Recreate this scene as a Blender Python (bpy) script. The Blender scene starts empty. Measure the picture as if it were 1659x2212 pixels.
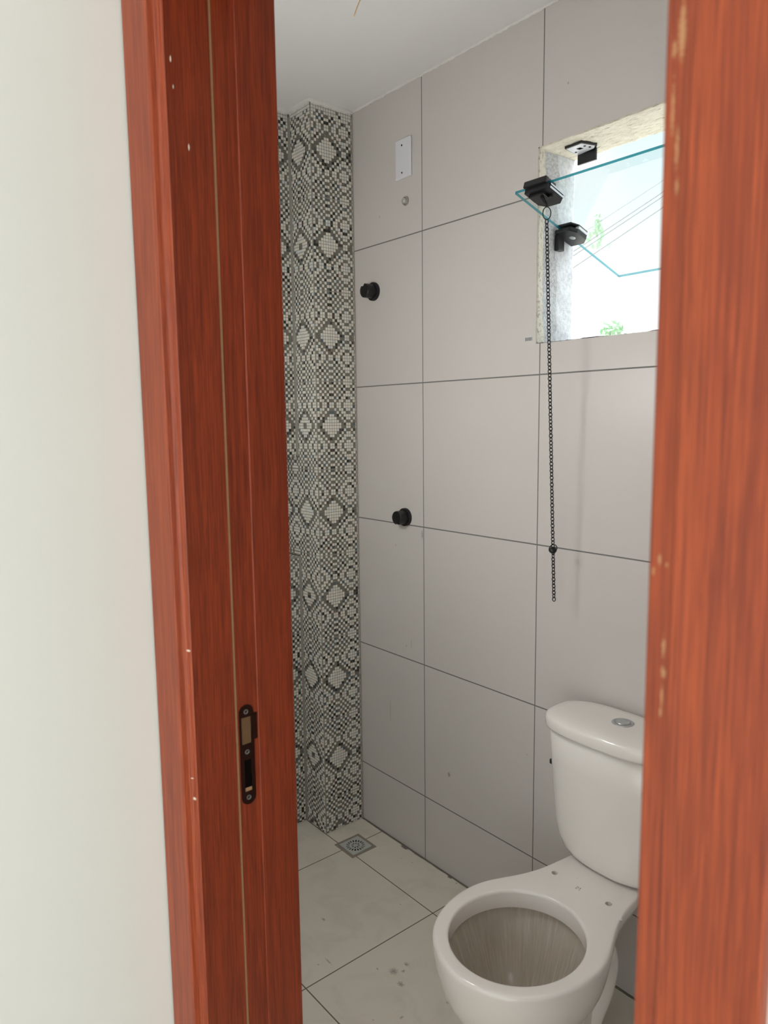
import bpy, bmesh, math, random
from mathutils import Vector, Matrix, noise
random.seed(7)
PI = math.pi
scn = bpy.context.scene
COL = scn.collection

# ------------------------------------------------------------------ dimensions (metres)
CAMZ = 1.488107
WY = 1.5815            # tiled window wall
X0 = -2.0678           # face of the mosaic pier
XI = -2.195            # mosaic end wall
PY = 1.408             # side of the pier
CEIL = 2.5164
DW0, DW1 = 0.412, 0.5715   # door wall (hall face, bathroom face)
JX = -0.94             # left jamb face
RX = -0.2395           # right jamb face
XR = 0.42              # bathroom end wall
WX0, WX1, WZ0, WZ1 = -1.2805, -0.68, 1.6868, 2.184    # window opening
WOUT = 1.729

def lin(c):
    return tuple(((v/255)/12.92 if v/255 <= .04045 else (((v/255)+.055)/1.055)**2.4) for v in c)

# ------------------------------------------------------------------ object helpers
def tag(o, label=None, cat=None, group=None, kind=None):
    if label: o['label'] = label
    if cat: o['category'] = cat
    if group: o['group'] = group
    if kind: o['kind'] = kind
    return o

def root(name, loc, label=None, cat=None, group=None, kind=None):
    o = bpy.data.objects.new(name, None); COL.objects.link(o)
    o.location = loc; o.empty_display_size = .05
    return tag(o, label, cat, group, kind)

def wloc(o):
    v = Vector((0, 0, 0))
    while o: v += o.location; o = o.parent
    return v

def link(name, me, mat=None, parent=None, smooth=False):
    o = bpy.data.objects.new(name, me); COL.objects.link(o)
    if mat:
        for m in (mat if isinstance(mat, (list, tuple)) else [mat]): me.materials.append(m)
    if smooth: me.shade_smooth()
    if parent:
        o.parent = parent; o.location = -wloc(parent)
    return o

def obj(name, bm, mat=None, parent=None, smooth=False):
    me = bpy.data.meshes.new(name); bmesh.ops.recalc_face_normals(bm, faces=bm.faces)
    bm.to_mesh(me); bm.free()
    return link(name, me, mat, parent, smooth)

def add_box(bm, x0, x1, y0, y1, z0, z1, bev=0, seg=2):
    r = bmesh.ops.create_cube(bm, size=1)
    vs = r['verts']
    for v in vs:
        v.co = Vector(((x0+x1)/2+v.co.x*(x1-x0), (y0+y1)/2+v.co.y*(y1-y0), (z0+z1)/2+v.co.z*(z1-z0)))
    if bev:
        es = list({e for v in vs for e in v.link_edges})
        bmesh.ops.bevel(bm, geom=es, offset=bev, segments=seg, affect='EDGES', profile=.5)
    return bm

def box(*a, **k): return add_box(bmesh.new(), *a, **k)

def add_prism(bm, pts, ax, a0, a1):
    """polygon pts in the two remaining axes, extruded along axis ax"""
    def P(p, a):
        v = [p[0], p[1]]; v.insert(ax, a); return Vector(v)
    A = [bm.verts.new(P(p, a0)) for p in pts]; B = [bm.verts.new(P(p, a1)) for p in pts]
    n = len(pts)
    bm.faces.new(A[::-1]); bm.faces.new(B)
    for i in range(n): bm.faces.new((A[i], A[(i+1) % n], B[(i+1) % n], B[i]))
    return bm

def frame(d):
    d = d.normalized(); a = Vector((0, 0, 1)) if abs(d.z) < .9 else Vector((1, 0, 0))
    u = d.cross(a).normalized(); return u, d.cross(u).normalized()

def add_lathe(bm, prof, org, axis, n=40, caps=True):
    """prof: list of (r, t) along axis"""
    org = Vector(org); d = Vector(axis).normalized(); u, w = frame(d)
    rings = []
    for r, t in prof:
        rings.append([bm.verts.new(org+d*t+(u*math.cos(2*PI*i/n)+w*math.sin(2*PI*i/n))*max(r, 1e-5)) for i in range(n)])
    for a, b in zip(rings, rings[1:]):
        for i in range(n): bm.faces.new((a[i], a[(i+1) % n], b[(i+1) % n], b[i]))
    if caps:
        bm.faces.new(rings[0][::-1]); bm.faces.new(rings[-1])
    return bm

def add_tube(bm, pts, r, n=8, closed=False):
    pts = [Vector(p) for p in pts]; N = len(pts); rings = []
    prev = None
    for i, p in enumerate(pts):
        if closed: t = pts[(i+1) % N]-pts[i-1]
        else: t = pts[min(i+1, N-1)]-pts[max(i-1, 0)]
        t.normalize()
        if prev is None: u, w = frame(t)
        else:
            u = prev-t*prev.dot(t); u.normalize(); w = t.cross(u)
        prev = u
        rr = r[i] if isinstance(r, (list, tuple)) else r
        rings.append([bm.verts.new(p+(u*math.cos(2*PI*k/n)+w*math.sin(2*PI*k/n))*rr) for k in range(n)])
    for i in range(N if closed else N-1):
        a, b = rings[i], rings[(i+1) % N]
        off = 0
        if closed and i == N-1:
            off = min(range(n), key=lambda s: (a[0].co-b[s].co).length)
        for k in range(n): bm.faces.new((a[k], a[(k+1) % n], b[(k+1+off) % n], b[(k+off) % n]))
    if not closed:
        bm.faces.new(rings[0][::-1]); bm.faces.new(rings[-1])
    return bm

def loft(bm, rings, cap0=True, cap1=True):
    R = [[bm.verts.new(Vector(p)) for p in r] for r in rings]; n = len(R[0])
    for a, b in zip(R, R[1:]):
        for i in range(n): bm.faces.new((a[i], a[(i+1) % n], b[(i+1) % n], b[i]))
    if cap0: bm.faces.new(R[0][::-1])
    if cap1: bm.faces.new(R[-1])
    return bm

def plate(name, loops, depth, M, mat, parent=None, bevel=0):
    """flat plate with holes: 2D loops filled, extruded, placed with matrix M"""
    cu = bpy.data.curves.new(name, 'CURVE'); cu.dimensions = '2D'; cu.fill_mode = 'BOTH'
    cu.extrude = depth/2-bevel; cu.bevel_depth = bevel; cu.bevel_resolution = 1
    for lp in loops:
        s = cu.splines.new('POLY'); s.points.add(len(lp)-1); s.use_cyclic_u = True
        for i, p in enumerate(lp): s.points[i].co = (p[0], p[1], 0, 1)
    t = bpy.data.objects.new('tmp', cu); COL.objects.link(t)
    dg = bpy.context.evaluated_depsgraph_get()
    me = bpy.data.meshes.new_from_object(t.evaluated_get(dg))
    bpy.data.objects.remove(t); bpy.data.curves.remove(cu)
    me.name = name; me.transform(M)
    if M.determinant() < 0: me.flip_normals()
    me.materials.clear()
    return link(name, me, mat, parent)

def boolean_cut(o, cutters):
    dg = bpy.context.evaluated_depsgraph_get
    tmp = []
    for i, bm in enumerate(cutters):
        me = bpy.data.meshes.new('cut'); bmesh.ops.recalc_face_normals(bm, faces=bm.faces); bm.to_mesh(me); bm.free()
        c = bpy.data.objects.new('cut', me); COL.objects.link(c); c.location = wloc(o); c.location = (0, 0, 0)
        m = o.modifiers.new('b', 'BOOLEAN'); m.object = c; m.solver = 'EXACT'; m.operation = 'DIFFERENCE'
        tmp.append(c)
    bpy.context.view_layer.update()
    me = bpy.data.meshes.new_from_object(o.evaluated_get(dg()))
    o.modifiers.clear(); o.data = me
    for c in tmp: bpy.data.objects.remove(c)

# ------------------------------------------------------------------ material helpers
class NT:
    def __init__(s, name):
        s.m = bpy.data.materials.new(name); s.m.use_nodes = True
        s.t = s.m.node_tree; s.N = s.t.nodes; s.L = s.t.links
        s.b = s.N['Principled BSDF']; s.out = s.N['Material Output']
    def n(s, ty, **k):
        a = s.N.new(ty)
        for q, v in k.items(): setattr(a, q, v)
        return a
    def set(s, sock, v):
        if isinstance(v, bpy.types.NodeSocket): s.L.new(v, sock)
        else: sock.default_value = v
    def math(s, op, a, b=0.0, c=None):
        q = s.n('ShaderNodeMath', operation=op); s.set(q.inputs[0], a); s.set(q.inputs[1], b)
        if c is not None: s.set(q.inputs[2], c)
        return q.outputs[0]
    def pos(s):
        if not hasattr(s, 'gp'):
            s.gp = s.n('ShaderNodeNewGeometry'); s.sx = s.n('ShaderNodeSeparateXYZ'); s.L.new(s.gp.outputs['Position'], s.sx.inputs[0])
        return s.gp.outputs['Position'], s.sx.outputs[0], s.sx.outputs[1], s.sx.outputs[2]
    def noise(s, scale, detail=3, rough=.5, vec=None, sc=None, dist=0):
        v = vec if vec is not None else s.pos()[0]
        if sc:
            mp = s.n('ShaderNodeMapping'); s.L.new(v, mp.inputs[0]); mp.inputs['Scale'].default_value = sc; v = mp.outputs[0]
        q = s.n('ShaderNodeTexNoise'); s.L.new(v, q.inputs['Vector'])
        q.inputs['Scale'].default_value = scale; q.inputs['Detail'].default_value = detail
        q.inputs['Roughness'].default_value = rough; q.inputs['Distortion'].default_value = dist
        return q.outputs['Fac']
    def ramp(s, f, stops):
        q = s.n('ShaderNodeValToRGB'); s.L.new(f, q.inputs[0]); e = q.color_ramp.elements
        while len(e) < len(stops): e.new(.5)
        for i, (p, c) in enumerate(stops):
            e[i].position = p; e[i].color = (c if isinstance(c, tuple) else (c, c, c))[:3]+(1,)
        return q.outputs[0]
    def mix(s, f, a, b, blend='MIX'):
        q = s.n('ShaderNodeMix', data_type='RGBA', blend_type=blend)
        s.set(q.inputs[0], f)
        for i, v in ((6, a), (7, b)):
            if isinstance(v, tuple): v = v[:3]+(1,)
            s.set(q.inputs[i], v)
        return q.outputs[2]
    def bump(s, h, strength=.2, dist=.002):
        q = s.n('ShaderNodeBump'); s.set(q.inputs['Height'], h); q.inputs['Strength'].default_value = strength
        q.inputs['Distance'].default_value = dist; s.L.new(q.outputs[0], s.b.inputs['Normal'])
    def fin(s, col, rough=.5, metal=0, **k):
        s.set(s.b.inputs['Base Color'], col+(1,) if isinstance(col, tuple) and len(col) == 3 else col)
        s.set(s.b.inputs['Roughness'], rough); s.set(s.b.inputs['Metallic'], metal)
        for q, v in k.items(): s.set(s.b.inputs[q.replace('_', ' ')], v)
        return s.m
    def spots(s, lst, edge=.35, wob=.6, nsc=220):
        """mask from list of (cx,cy,cz,rx,ry,rz) blobs with a ragged rim"""
        P = s.pos()[0]; nz = s.noise(nsc, 4, .65)
        acc = None
        for c in lst:
            a = s.n('ShaderNodeVectorMath', operation='SUBTRACT'); s.L.new(P, a.inputs[0]); a.inputs[1].default_value = c[:3]
            b = s.n('ShaderNodeVectorMath', operation='DIVIDE'); s.L.new(a.outputs[0], b.inputs[0]); b.inputs[1].default_value = c[3:6]
            l = s.n('ShaderNodeVectorMath', operation='LENGTH'); s.L.new(b.outputs[0], l.inputs[0])
            acc = l.outputs['Value'] if acc is None else s.math('MINIMUM', acc, l.outputs['Value'])
        w = s.math('ADD', acc, s.math('MULTIPLY', s.math('SUBTRACT', nz, .5), wob*2))
        mr = s.n('ShaderNodeMapRange'); s.L.new(w, mr.inputs[0])
        mr.inputs[1].default_value = 1-edge; mr.inputs[2].default_value = 1; mr.inputs[3].default_value = 1; mr.inputs[4].default_value = 0
        return mr.outputs[0]

def simple(name, c, rough=.5, metal=0, var=.06, vs=30, bump=0, **k):
    t = NT(name)
    f = t.noise(vs, 3)
    c = lin(c)
    col = t.mix(f, tuple(v*(1-var) for v in c), tuple(min(1, v*(1+var)) for v in c))
    if bump: t.bump(t.noise(vs*8, 3), bump, .001)
    return t.fin(col, rough, metal, **k)

def joint_mask(t, coord, start, pitch, w):
    """1 within w/2 of start+k*pitch"""
    a = t.math('SUBTRACT', coord, start-pitch/2)
    f = t.math('WRAP', a, pitch, 0)
    d = t.math('ABSOLUTE', t.math('SUBTRACT', f, pitch/2))
    return t.math('LESS_THAN', d, w/2)

# porcelain wall tiles ------------------------------------------------
def mat_wall_tile():
    t = NT('porcelain_wall_tile'); P, x, y, z = t.pos()
    wob = t.math('MULTIPLY', t.math('SUBTRACT', t.noise(9, 2), .5), .0008)
    jv = joint_mask(t, t.math('ADD', x, wob), -1.7261, .46, .0033)
    jh = joint_mask(t, t.math('ADD', z, wob), .2252, .46, .0037)
    j = t.math('MAXIMUM', jv, jh)
    base = t.mix(t.noise(2.2, 3), lin((205, 199, 195)), lin((211, 205, 201)))
    base = t.mix(t.math('MULTIPLY', t.math('GREATER_THAN', t.noise(48, 4, .6), .80), .35), base, lin((150, 140, 122)))
    sp = t.spots([(-1.6105, WY, .3475, .007, .02, .010), (-1.9316, WY, 2.1507, .002, .02, .005), (-1.8154, WY, .7295, .003, .02, .003),
                  (-1.7333, WY, 1.12, .003, .02, .018), (-1.2923, WY, .5299, .002, .02, .002), (-1.866, WY, 1.0685, .0016, .02, .006),
                  (-1.7905, WY, .74, .001, .02, .02), (-1.19, WY, 2.31, .002, .02, .004), (-1.905, WY, .47, .0014, .02, .045)], .5, .7)
    col = t.mix(t.math('MULTIPLY', sp, .55), base, lin((70, 62, 52)))
    col = t.mix(j, col, lin((118, 116, 112)))
    t.bump(t.math('SUBTRACT', 1, j), .5, .0015)
    return t.fin(col, t.mix(j, (.36, .36, .36), (.9, .9, .9)), IOR=1.45)

def mat_floor():
    t = NT('porcelain_floor_tile'); P, x, y, z = t.pos()
    ja = joint_mask(t, x, -1.951, .446, .0035); jb = joint_mask(t, y, 1.4085, .46, .0035)
    j = t.math('MAXIMUM', ja, jb)
    base = t.mix(t.noise(3, 4), lin((219, 213, 200)), lin((229, 223, 211)))
    dust = t.ramp(t.noise(7, 5, .6, dist=.5), [(.50, 0.0), (.75, 1.0)])
    base = t.mix(t.math('MULTIPLY', dust, .28), base, lin((150, 142, 124)))
    sp = t.spots([(-1.6977, 1.1392, 0, .010, .006, .01), (-1.4018, 1.1648, 0, .016, .014, .01), (-1.437, 1.1365, 0, .006, .004, .01),
                  (-1.3538, 1.15, 0, .014, .010, .01), (-1.3983, 1.2086, 0, .010, .008, .01), (-1.5458, 1.0509, 0, .020, .003, .01),
                  (-1.555, 1.022, 0, .004, .003, .01), (-1.7387, 1.5317, 0, .004, .003, .01), (-1.78, 1.52, 0, .002, .002, .01),
                  (-1.60, 1.36, 0, .005, .002, .01), (-1.561, 1.566, 0, .005, .004, .01), (-1.385, 1.185, 0, .006, .008, .01),
                  (-1.23, 1.20, 0, .006, .004, .01), (-1.27, 1.08, 0, .004, .008, .01), (-1.31, 1.02, 0, .003, .003, .01)], .9, 1.1)
    col = t.mix(t.math('MULTIPLY', sp, .62), base, lin((88, 80, 66)))
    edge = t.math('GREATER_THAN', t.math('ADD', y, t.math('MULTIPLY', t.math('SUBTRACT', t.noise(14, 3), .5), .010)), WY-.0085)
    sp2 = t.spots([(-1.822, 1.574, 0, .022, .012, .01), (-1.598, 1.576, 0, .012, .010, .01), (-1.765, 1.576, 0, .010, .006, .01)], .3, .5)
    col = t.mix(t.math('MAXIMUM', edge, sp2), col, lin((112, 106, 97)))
    col = t.mix(j, col, lin((112, 106, 94)))
    t.bump(t.math('SUBTRACT', 1, j), .4, .0015)
    return t.fin(col, t.mix(j, (.42, .42, .42), (.9, .9, .9)))

def mat_wood(name, ca, cb, rough, spots=None, spotcol=(235, 225, 205), spotamt=.9, spec=.5, coat=0.0):
    t = NT(name)
    g = t.noise(60, 5, .65, sc=(9, 9, .22), dist=.6)
    g2 = t.noise(18, 3, .5, sc=(6, 6, .12))
    g3 = t.noise(420, 2, .5, sc=(3, 3, .06))
    f = t.math('ADD', t.math('MULTIPLY', g, .45), t.math('ADD', t.math('MULTIPLY', g2, .3), t.math('MULTIPLY', g3, .25)))
    col = t.ramp(f, [(.36, lin(ca)), (.62, lin(cb))])
    col = t.mix(t.ramp(t.noise(95, 3, .6, sc=(7, 7, .10)), [(.40, .55), (.52, 0.0)]), col, tuple(v*.55 for v in lin(ca)))
    if spots:
        m = t.spots(spots, .5, 1.1 if len(spots) > 6 else .25, 650)
        col = t.mix(t.math('MULTIPLY', m, spotamt), col, lin(spotcol))
    t.bump(g3, .06, .0006)
    return t.fin(col, rough, Specular_IOR_Level=spec, Coat_Weight=coat, Coat_Roughness=.25)

def mat_paint(name, c, bump=.12, rough=.6, sc=120):
    t = NT(name)
    col = t.mix(t.noise(1.6, 3), lin(tuple(v-3 for v in c)), lin(tuple(min(255, v+3) for v in c)))
    t.bump(t.noise(sc, 4), bump, .0012)
    return t.fin(col, rough)

def mat_reveal():
    t = NT('rough_cement_reveal'); P, x, y, z = t.pos()
    w = t.math('MULTIPLY', t.math('SUBTRACT', t.noise(13, 3), .5), .045)
    yy = t.math('ADD', y, w)
    skim = t.math('GREATER_THAN', yy, 1.664)
    edge = t.math('LESS_THAN', yy, 1.607)
    nz = t.noise(150, 5, .7)
    grey = t.ramp(nz, [(.35, lin((168, 168, 172))), (.62, lin((214, 214, 216)))])
    wht = t.ramp(t.noise(90, 4, .6), [(.32, lin((200, 202, 210))), (.6, lin((226, 228, 232)))])
    mort = t.ramp(t.noise(120, 5, .7), [(.30, lin((150, 142, 128))), (.48, lin((228, 222, 208)))])
    col = t.mix(skim, t.mix(edge, grey, mort), wht)
    t.bump(t.noise(220, 5, .7), .8, .003)
    return t.fin(col, .9)

def mat_soffit():
    t = NT('rough_cement_soffit')
    col = t.ramp(t.noise(110, 5, .7, sc=(.35, 1, 1)), [(.30, lin((150, 140, 122))), (.42, lin((226, 217, 198))), (.72, lin((246, 241, 228)))])
    t.bump(t.noise(160, 5, .7), .8, .004)
    return t.fin(col, .9)

def mat_mosaic():
    t = NT('glass_mosaic')
    a = t.n('ShaderNodeVertexColor', layer_name='Col')
    return t.fin(a.outputs['Color'], .28)

def mat_porcelain(FILM=0.0, name='white_porcelain'):
    t = NT(name); P, x, y, z = t.pos()
    base = t.mix(t.noise(4, 3), lin((240, 235, 229)), lin((244, 239, 234)))
    inside = t.math('LESS_THAN', z, .335)
    # only the inside of the bowl: distance from bowl axis
    dx = t.math('DIVIDE', t.math('SUBTRACT', x, -.955), .146); dy = t.math('DIVIDE', t.math('SUBTRACT', y, 1.143), .156)
    rr = t.math('ADD', t.math('MULTIPLY', dx, dx), t.math('MULTIPLY', dy, dy))
    ins = FILM
    th = t.math('ARCTAN2', dy, dx)
    cmb = t.n('ShaderNodeCombineXYZ'); t.L.new(th, cmb.inputs[0]); t.L.new(z, cmb.inputs[1])
    st = t.noise(9, 4, .7, vec=cmb.outputs[0], sc=(2.6, .9, 1))
    st2 = t.noise(3, 2, .5, vec=cmb.outputs[0], sc=(1.2, 6, 1))
    film = t.mix(t.ramp(st, [(.46, 0.0), (.70, .8)]), lin((192, 182, 168)), lin((222, 215, 204)))
    film = t.mix(t.ramp(st2, [(.42, 0.0), (.62, .7)]), film, lin((200, 191, 178)))
    col = t.mix(ins, base, film)
    specks = t.math('GREATER_THAN', t.noise(170, 2, .5), .80)
    col = t.mix(t.math('MULTIPLY', specks, .7), col, lin((70, 60, 48)))
    return t.fin(col, .12, Coat_Weight=.3, Coat_Roughness=.05)

def mat_glass(name, edge=False):
    t = NT(name); t.N.remove(t.b)
    out = t.out
    if edge:
        a = t.n('ShaderNodeBsdfTransparent'); a.inputs[0].default_value = lin((90, 190, 200))+(1,)
        g = t.n('ShaderNodeBsdfPrincipled'); g.inputs['Base Color'].default_value = lin((45, 140, 155))+(1,); g.inputs['Roughness'].default_value = .15
        mx = t.n('ShaderNodeMixShader'); mx.inputs[0].default_value = .72
        t.L.new(a.outputs[0], mx.inputs[1]); t.L.new(g.outputs[0], mx.inputs[2])
    else:
        a = t.n('ShaderNodeBsdfTransparent'); a.inputs[0].default_value = (.93, .965, .96, 1)
        g = t.n('ShaderNodeBsdfGlossy'); g.inputs['Roughness'].default_value = .01
        fr = t.n('ShaderNodeFresnel'); fr.inputs[0].default_value = 1.5
        mx = t.n('ShaderNodeMixShader'); t.L.new(t.math('MULTIPLY', fr.outputs[0], t.math('SUBTRACT', 1, t.n('ShaderNodeNewGeometry').outputs['Backfacing'])), mx.inputs[0])
        t.L.new(a.outputs[0], mx.inputs[1]); t.L.new(g.outputs[0], mx.inputs[2])
    t.L.new(mx.outputs[0], out.inputs['Surface'])
    return t.m

M_TILE = mat_wall_tile(); M_FLOOR = mat_floor(); M_MOS = mat_mosaic(); M_PORC = mat_porcelain(); M_FILM = mat_porcelain(1.0, 'dusty_bowl_porcelain')
M_CEIL = mat_paint('ceiling_paint', (240, 238, 238), .08)
M_HALL = mat_paint('hall_wall_paint', (225, 229, 225), .10)
M_REV = mat_reveal(); M_SOF = mat_soffit()
M_BLACK = simple('black_plastic', (20, 21, 24), .38, var=.05)
M_BLACKM = simple('matte_black_metal', (16, 17, 20), .42, var=.05)
M_CHROME = simple('chrome', (205, 208, 212), .18, 1, var=.02)
M_STEEL = simple('brushed_steel', (170, 172, 172), .35, 1, var=.05)
M_WHITEP = simple('white_plastic', (226, 226, 232), .3, var=.01)
M_GROUT = simple('grey_grout', (160, 156, 147), .9, var=.08, vs=60, bump=.3)
M_GROUTD = simple('dark_mosaic_grout', (128, 124, 112), .9, var=.08, vs=60)
M_PLAST = simple('white_plaster', (230, 228, 223), .9, var=.06, vs=80, bump=.6)
M_BRASS = simple('copper_wire', (225, 190, 120), .3, 1, var=.05)
M_RAW = simple('raw_board', (150, 118, 84), .85, var=.15, vs=200)
M_DARK = simple('dark_void', (12, 9, 7), .95, Specular_IOR_Level=.05)
M_PLATE = simple('bronze_strike_plate', (52, 26, 20), .3, .6, var=.08)
M_GL = mat_glass('clear_window_glass'); M_GLE = mat_glass('teal_glass_edge', True)

NAILS = [(JX, .4279, 1.9492, .01, .0013, .0048), (JX, .43, 1.9164, .01, .0009, .0030), (JX, .4481, 1.8465, .01, .0013, .0050),
         (JX, .4166, 1.1714, .012, .0022, .0022), (JX, .4147, .9822, .012, .0022, .0016), (JX, .4161, .9515, .012, .0020, .0030)]
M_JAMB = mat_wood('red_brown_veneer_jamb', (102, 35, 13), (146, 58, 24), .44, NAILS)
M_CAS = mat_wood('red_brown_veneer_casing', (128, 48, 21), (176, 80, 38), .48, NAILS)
SCUFF = [(-.2315, .404, 1.4027, .0012, .01, .0045), (-.2355, .404, 1.3949, .001, .01, .003), (-.2265, .404, 1.400, .0009, .01, .002),
         (-.2267, .404, 1.3491, .0014, .01, .008), (-.2262, .404, 1.3334, .0022, .01, .0045), (-.2268, .404, 1.318, .0010, .01, .010),
         (-.2272, .404, 1.3072, .0011, .01, .0035), (-.229, .404, 1.7005, .0028, .01, .018), (-.2335, .404, 1.692, .0016, .01, .006),
         (-.2332, .404, 1.6611, .0012, .01, .018), (-.2298, .404, 1.638, .0012, .01, .014), (-.2290, .404, 1.6179, .0012, .01, .006)]
M_CASR = mat_wood('red_brown_veneer_scuffed', (128, 48, 21), (176, 80, 38), .48, SCUFF, (206, 168, 118), .5)

# ------------------------------------------------------------------ shell: window wall with its opening
bm = bmesh.new()
xs = [X0-.2, WX0, WX1, XR+.1]; zs = [0, WZ0, WZ1, CEIL]
for i in range(3):
    for k in range(3):
        if i == 1 and k == 1: continue
        add_box(bm, xs[i], xs[i+1], WY, WOUT, zs[k], zs[k+1])
bmesh.ops.remove_doubles(bm, verts=bm.verts, dist=1e-5)
wall = obj('wall_back', bm, M_TILE); tag(wall, kind='structure')

def jag(bm, amp, sc, axes, keep=lambda c: 1.0):
    for v in bm.verts:
        n_ = noise.noise_vector(v.co*sc); n2 = noise.noise_vector(v.co*sc*4)
        k = keep(v.co)
        for a in axes: v.co[a] += (n_[a]*amp+n2[a]*amp*.5)*k
def grid(org, du, dv, nu, nv):
    bm = bmesh.new(); org, du, dv = Vector(org), Vector(du), Vector(dv)
    V = [[bm.verts.new(org+du*(i/nu)+dv*(j/nv)) for j in range(nv+1)] for i in range(nu+1)]
    for i in range(nu):
        for j in range(nv): bm.faces.new((V[i][j], V[i+1][j], V[i+1][j+1], V[i][j+1]))
    return bm
win = root('window_1', ((WX0+WX1)/2, WY, WZ0), kind='structure')
def lining(name, org, du, dv, nu, nv, mat, nrm):
    bm = grid(org, du, dv, nu, nv)
    jag(bm, .0030, 22, [i for i in range(3) if abs(nrm[i]) > .5])
    # give it depth towards the masonry
    N = Vector(nrm)
    r = bmesh.ops.extrude_face_region(bm, geom=list(bm.faces))
    for v in [g for g in r['geom'] if isinstance(g, bmesh.types.BMVert)]: v.co -= N*.02
    return obj(name, bm, mat, win, True)
e_ = .003
lining('window_reveal', (WX0+e_, WY+.0005, WZ0), (0, WOUT-WY+.004, 0), (0, 0, WZ1-WZ0), 30, 90, M_REV, (1, 0, 0))
lining('window_reveal', (WX1-e_, WY+.0005, WZ0), (0, WOUT-WY+.004, 0), (0, 0, WZ1-WZ0), 20, 60, M_REV, (-1, 0, 0))
lining('window_soffit', (WX0, WY+.0005, WZ1-e_), (WX1-WX0, 0, 0), (0, WOUT-WY+.004, 0), 100, 30, M_SOF, (0, 0, -1))
lining('window_sill', (WX0, WY+.0005, WZ0+.001), (WX1-WX0, 0, 0), (0, WOUT-WY+.004, 0), 60, 20, simple('low_bounce_sill', (36, 36, 38), .6), (0, 0, 1))  # unseen sill, coloured dark so little light bounces onto the reveal

# pivoting pane (tilted), tested against the photograph's two long edges
PA = Vector((0, 1.4713, 2.0474)); PB = Vector((0, 1.9324, 1.8974)); pe = (PB-PA).normalized(); pn = Vector((0, -pe.z, pe.y))
GX0, GX1 = -1.262, WX1-.018
def pane_pt(x, s, h): return Vector((x, 0, 0))+PA+pe*s+pn*h
def add_pbox(bm, x0, x1, s0, s1, h0, h1, bev=0):
    r = bmesh.ops.create_cube(bm, size=1)['verts']
    for v in r: v.co = pane_pt((x0+x1)/2+v.co.x*(x1-x0), (s0+s1)/2+v.co.y*(s1-s0), (h0+h1)/2+v.co.z*(h1-h0))
    if bev: bmesh.ops.bevel(bm, geom=list({e for v in r for e in v.link_edges}), offset=bev, segments=2, affect='EDGES', profile=.5)
    return bm
bm = add_pbox(bmesh.new(), GX0, GX1, 0, .485, -.003, .004)
pane = obj('glass_pane', bm, [M_GL, M_GLE], win)
tag(pane, 'clear tilting glass pane with teal edges')
for p in pane.data.polygons:
    if abs(p.normal.dot(pn)) < .9: p.material_index = 1
# pivot clamps on the jambs
for sx, gx in ((1, WX0), (-1, WX1)):
    r_ = []
    bm = bmesh.new()
    xa, xb = sorted((gx+sx*.010, gx+sx*.066))
    pts = [(gx+sx*.008, .185), (gx+sx*.055, .185), (gx+sx*.068, .205), (gx+sx*.068, .245), (gx+sx*.050, .262), (gx+sx*.008, .262)]
    for h0, h1 in ((.004, .010), (-.014, -.003)):
        A = [bm.verts.new(pane_pt(a, b, h0)) for a, b in pts]; B = [bm.verts.new(pane_pt(a, b, h1)) for a, b in pts]
        bm.faces.new(A[::-1]); bm.faces.new(B)
        for i in range(6): bm.faces.new((A[i], A[(i+1) % 6], B[(i+1) % 6], B[i]))
    bmesh.ops.recalc_face_normals(bm, faces=bm.faces)
    bmesh.ops.bevel(bm, geom=list(bm.edges), offset=.0015, segments=1, affect='EDGES')
    # leg screwed to the jamb
    c0 = pane_pt(gx, .205, -.010)
    xa, xb = sorted((gx+sx*.002, gx+sx*.016))
    add_box(bm, xa, xb, c0.y-.012, c0.y+.014, c0.z-.040, c0.z+.002, .002)
    cl = obj('pivot_clamp', bm, M_BLACK, win)
    bm = add_lathe(bmesh.new(), [(.0085, 0), (.0085, .0012), (.006, .0018), (.0015, .0018)], pane_pt(gx+sx*.040, .222, -.0135), -pn, 24)
    obj('screw', bm, M_STEEL, cl)
    bm = add_pbox(bmesh.new(), *sorted((gx+sx*.058, gx+sx*.0695)), .205, .245, -.003, .004)
    obj('rubber_gasket', bm, M_WHITEP, cl)
# latch on the inner edge
lat = None
bm = bmesh.new()
add_pbox(bm, -1.222, -1.160, -.012, .030, .005, .013, .003)
add_pbox(bm, -1.224, -1.156, -.016, -.004, -.006, .010, .002)
pts = [(-1.222, -.008), (-1.152, -.008), (-1.150, .050), (-1.166, .064), (-1.206, .064), (-1.222, .048)]
A = [bm.verts.new(pane_pt(a, b, -.018)) for a, b in pts]; B = [bm.verts.new(pane_pt(a, b, -.005)) for a, b in pts]
bm.faces.new(A[::-1]); bm.faces.new(B)
for i in range(6): bm.faces.new((A[i], A[(i+1) % 6], B[(i+1) % 6], B[i]))
add_pbox(bm, -1.214, -1.170, .0, .026, -.026, -.017, .002)
lat = obj('window_latch', bm, M_BLACK, win)
bm = add_pbox(bmesh.new(), -1.1515, -1.1485, -.002, .052, -.016, -.011); add_pbox(bm, -1.1512, -1.1486, -.002, .056, -.008, -.004)
obj('metal_strip', bm, M_CHROME, lat)
LT0 = pane_pt(-1.184, .012, -.020); RING = Vector((-1.1555, 1.462, 1.9745))
bm = bmesh.new(); add_tube(bm, [LT0, (LT0+RING+Vector((0, 0, .017)))/2+Vector((-.001, -.002, .002)), RING+Vector((0, 0, .017))], [.0048, .0042, .0036], 10)
add_pbox(bm, -1.178, -1.160, .020, .026, -.024, -.017, .001)
obj('latch_lever', bm, M_BLACKM, lat)
bm = add_tube(bmesh.new(), [LT0+Vector((.004, -.005, -.001)), (LT0*.6+RING*.4)+Vector((.003, -.005, .009))], .0013, 6)
obj('latch_spring', bm, M_CHROME, lat)

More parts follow.
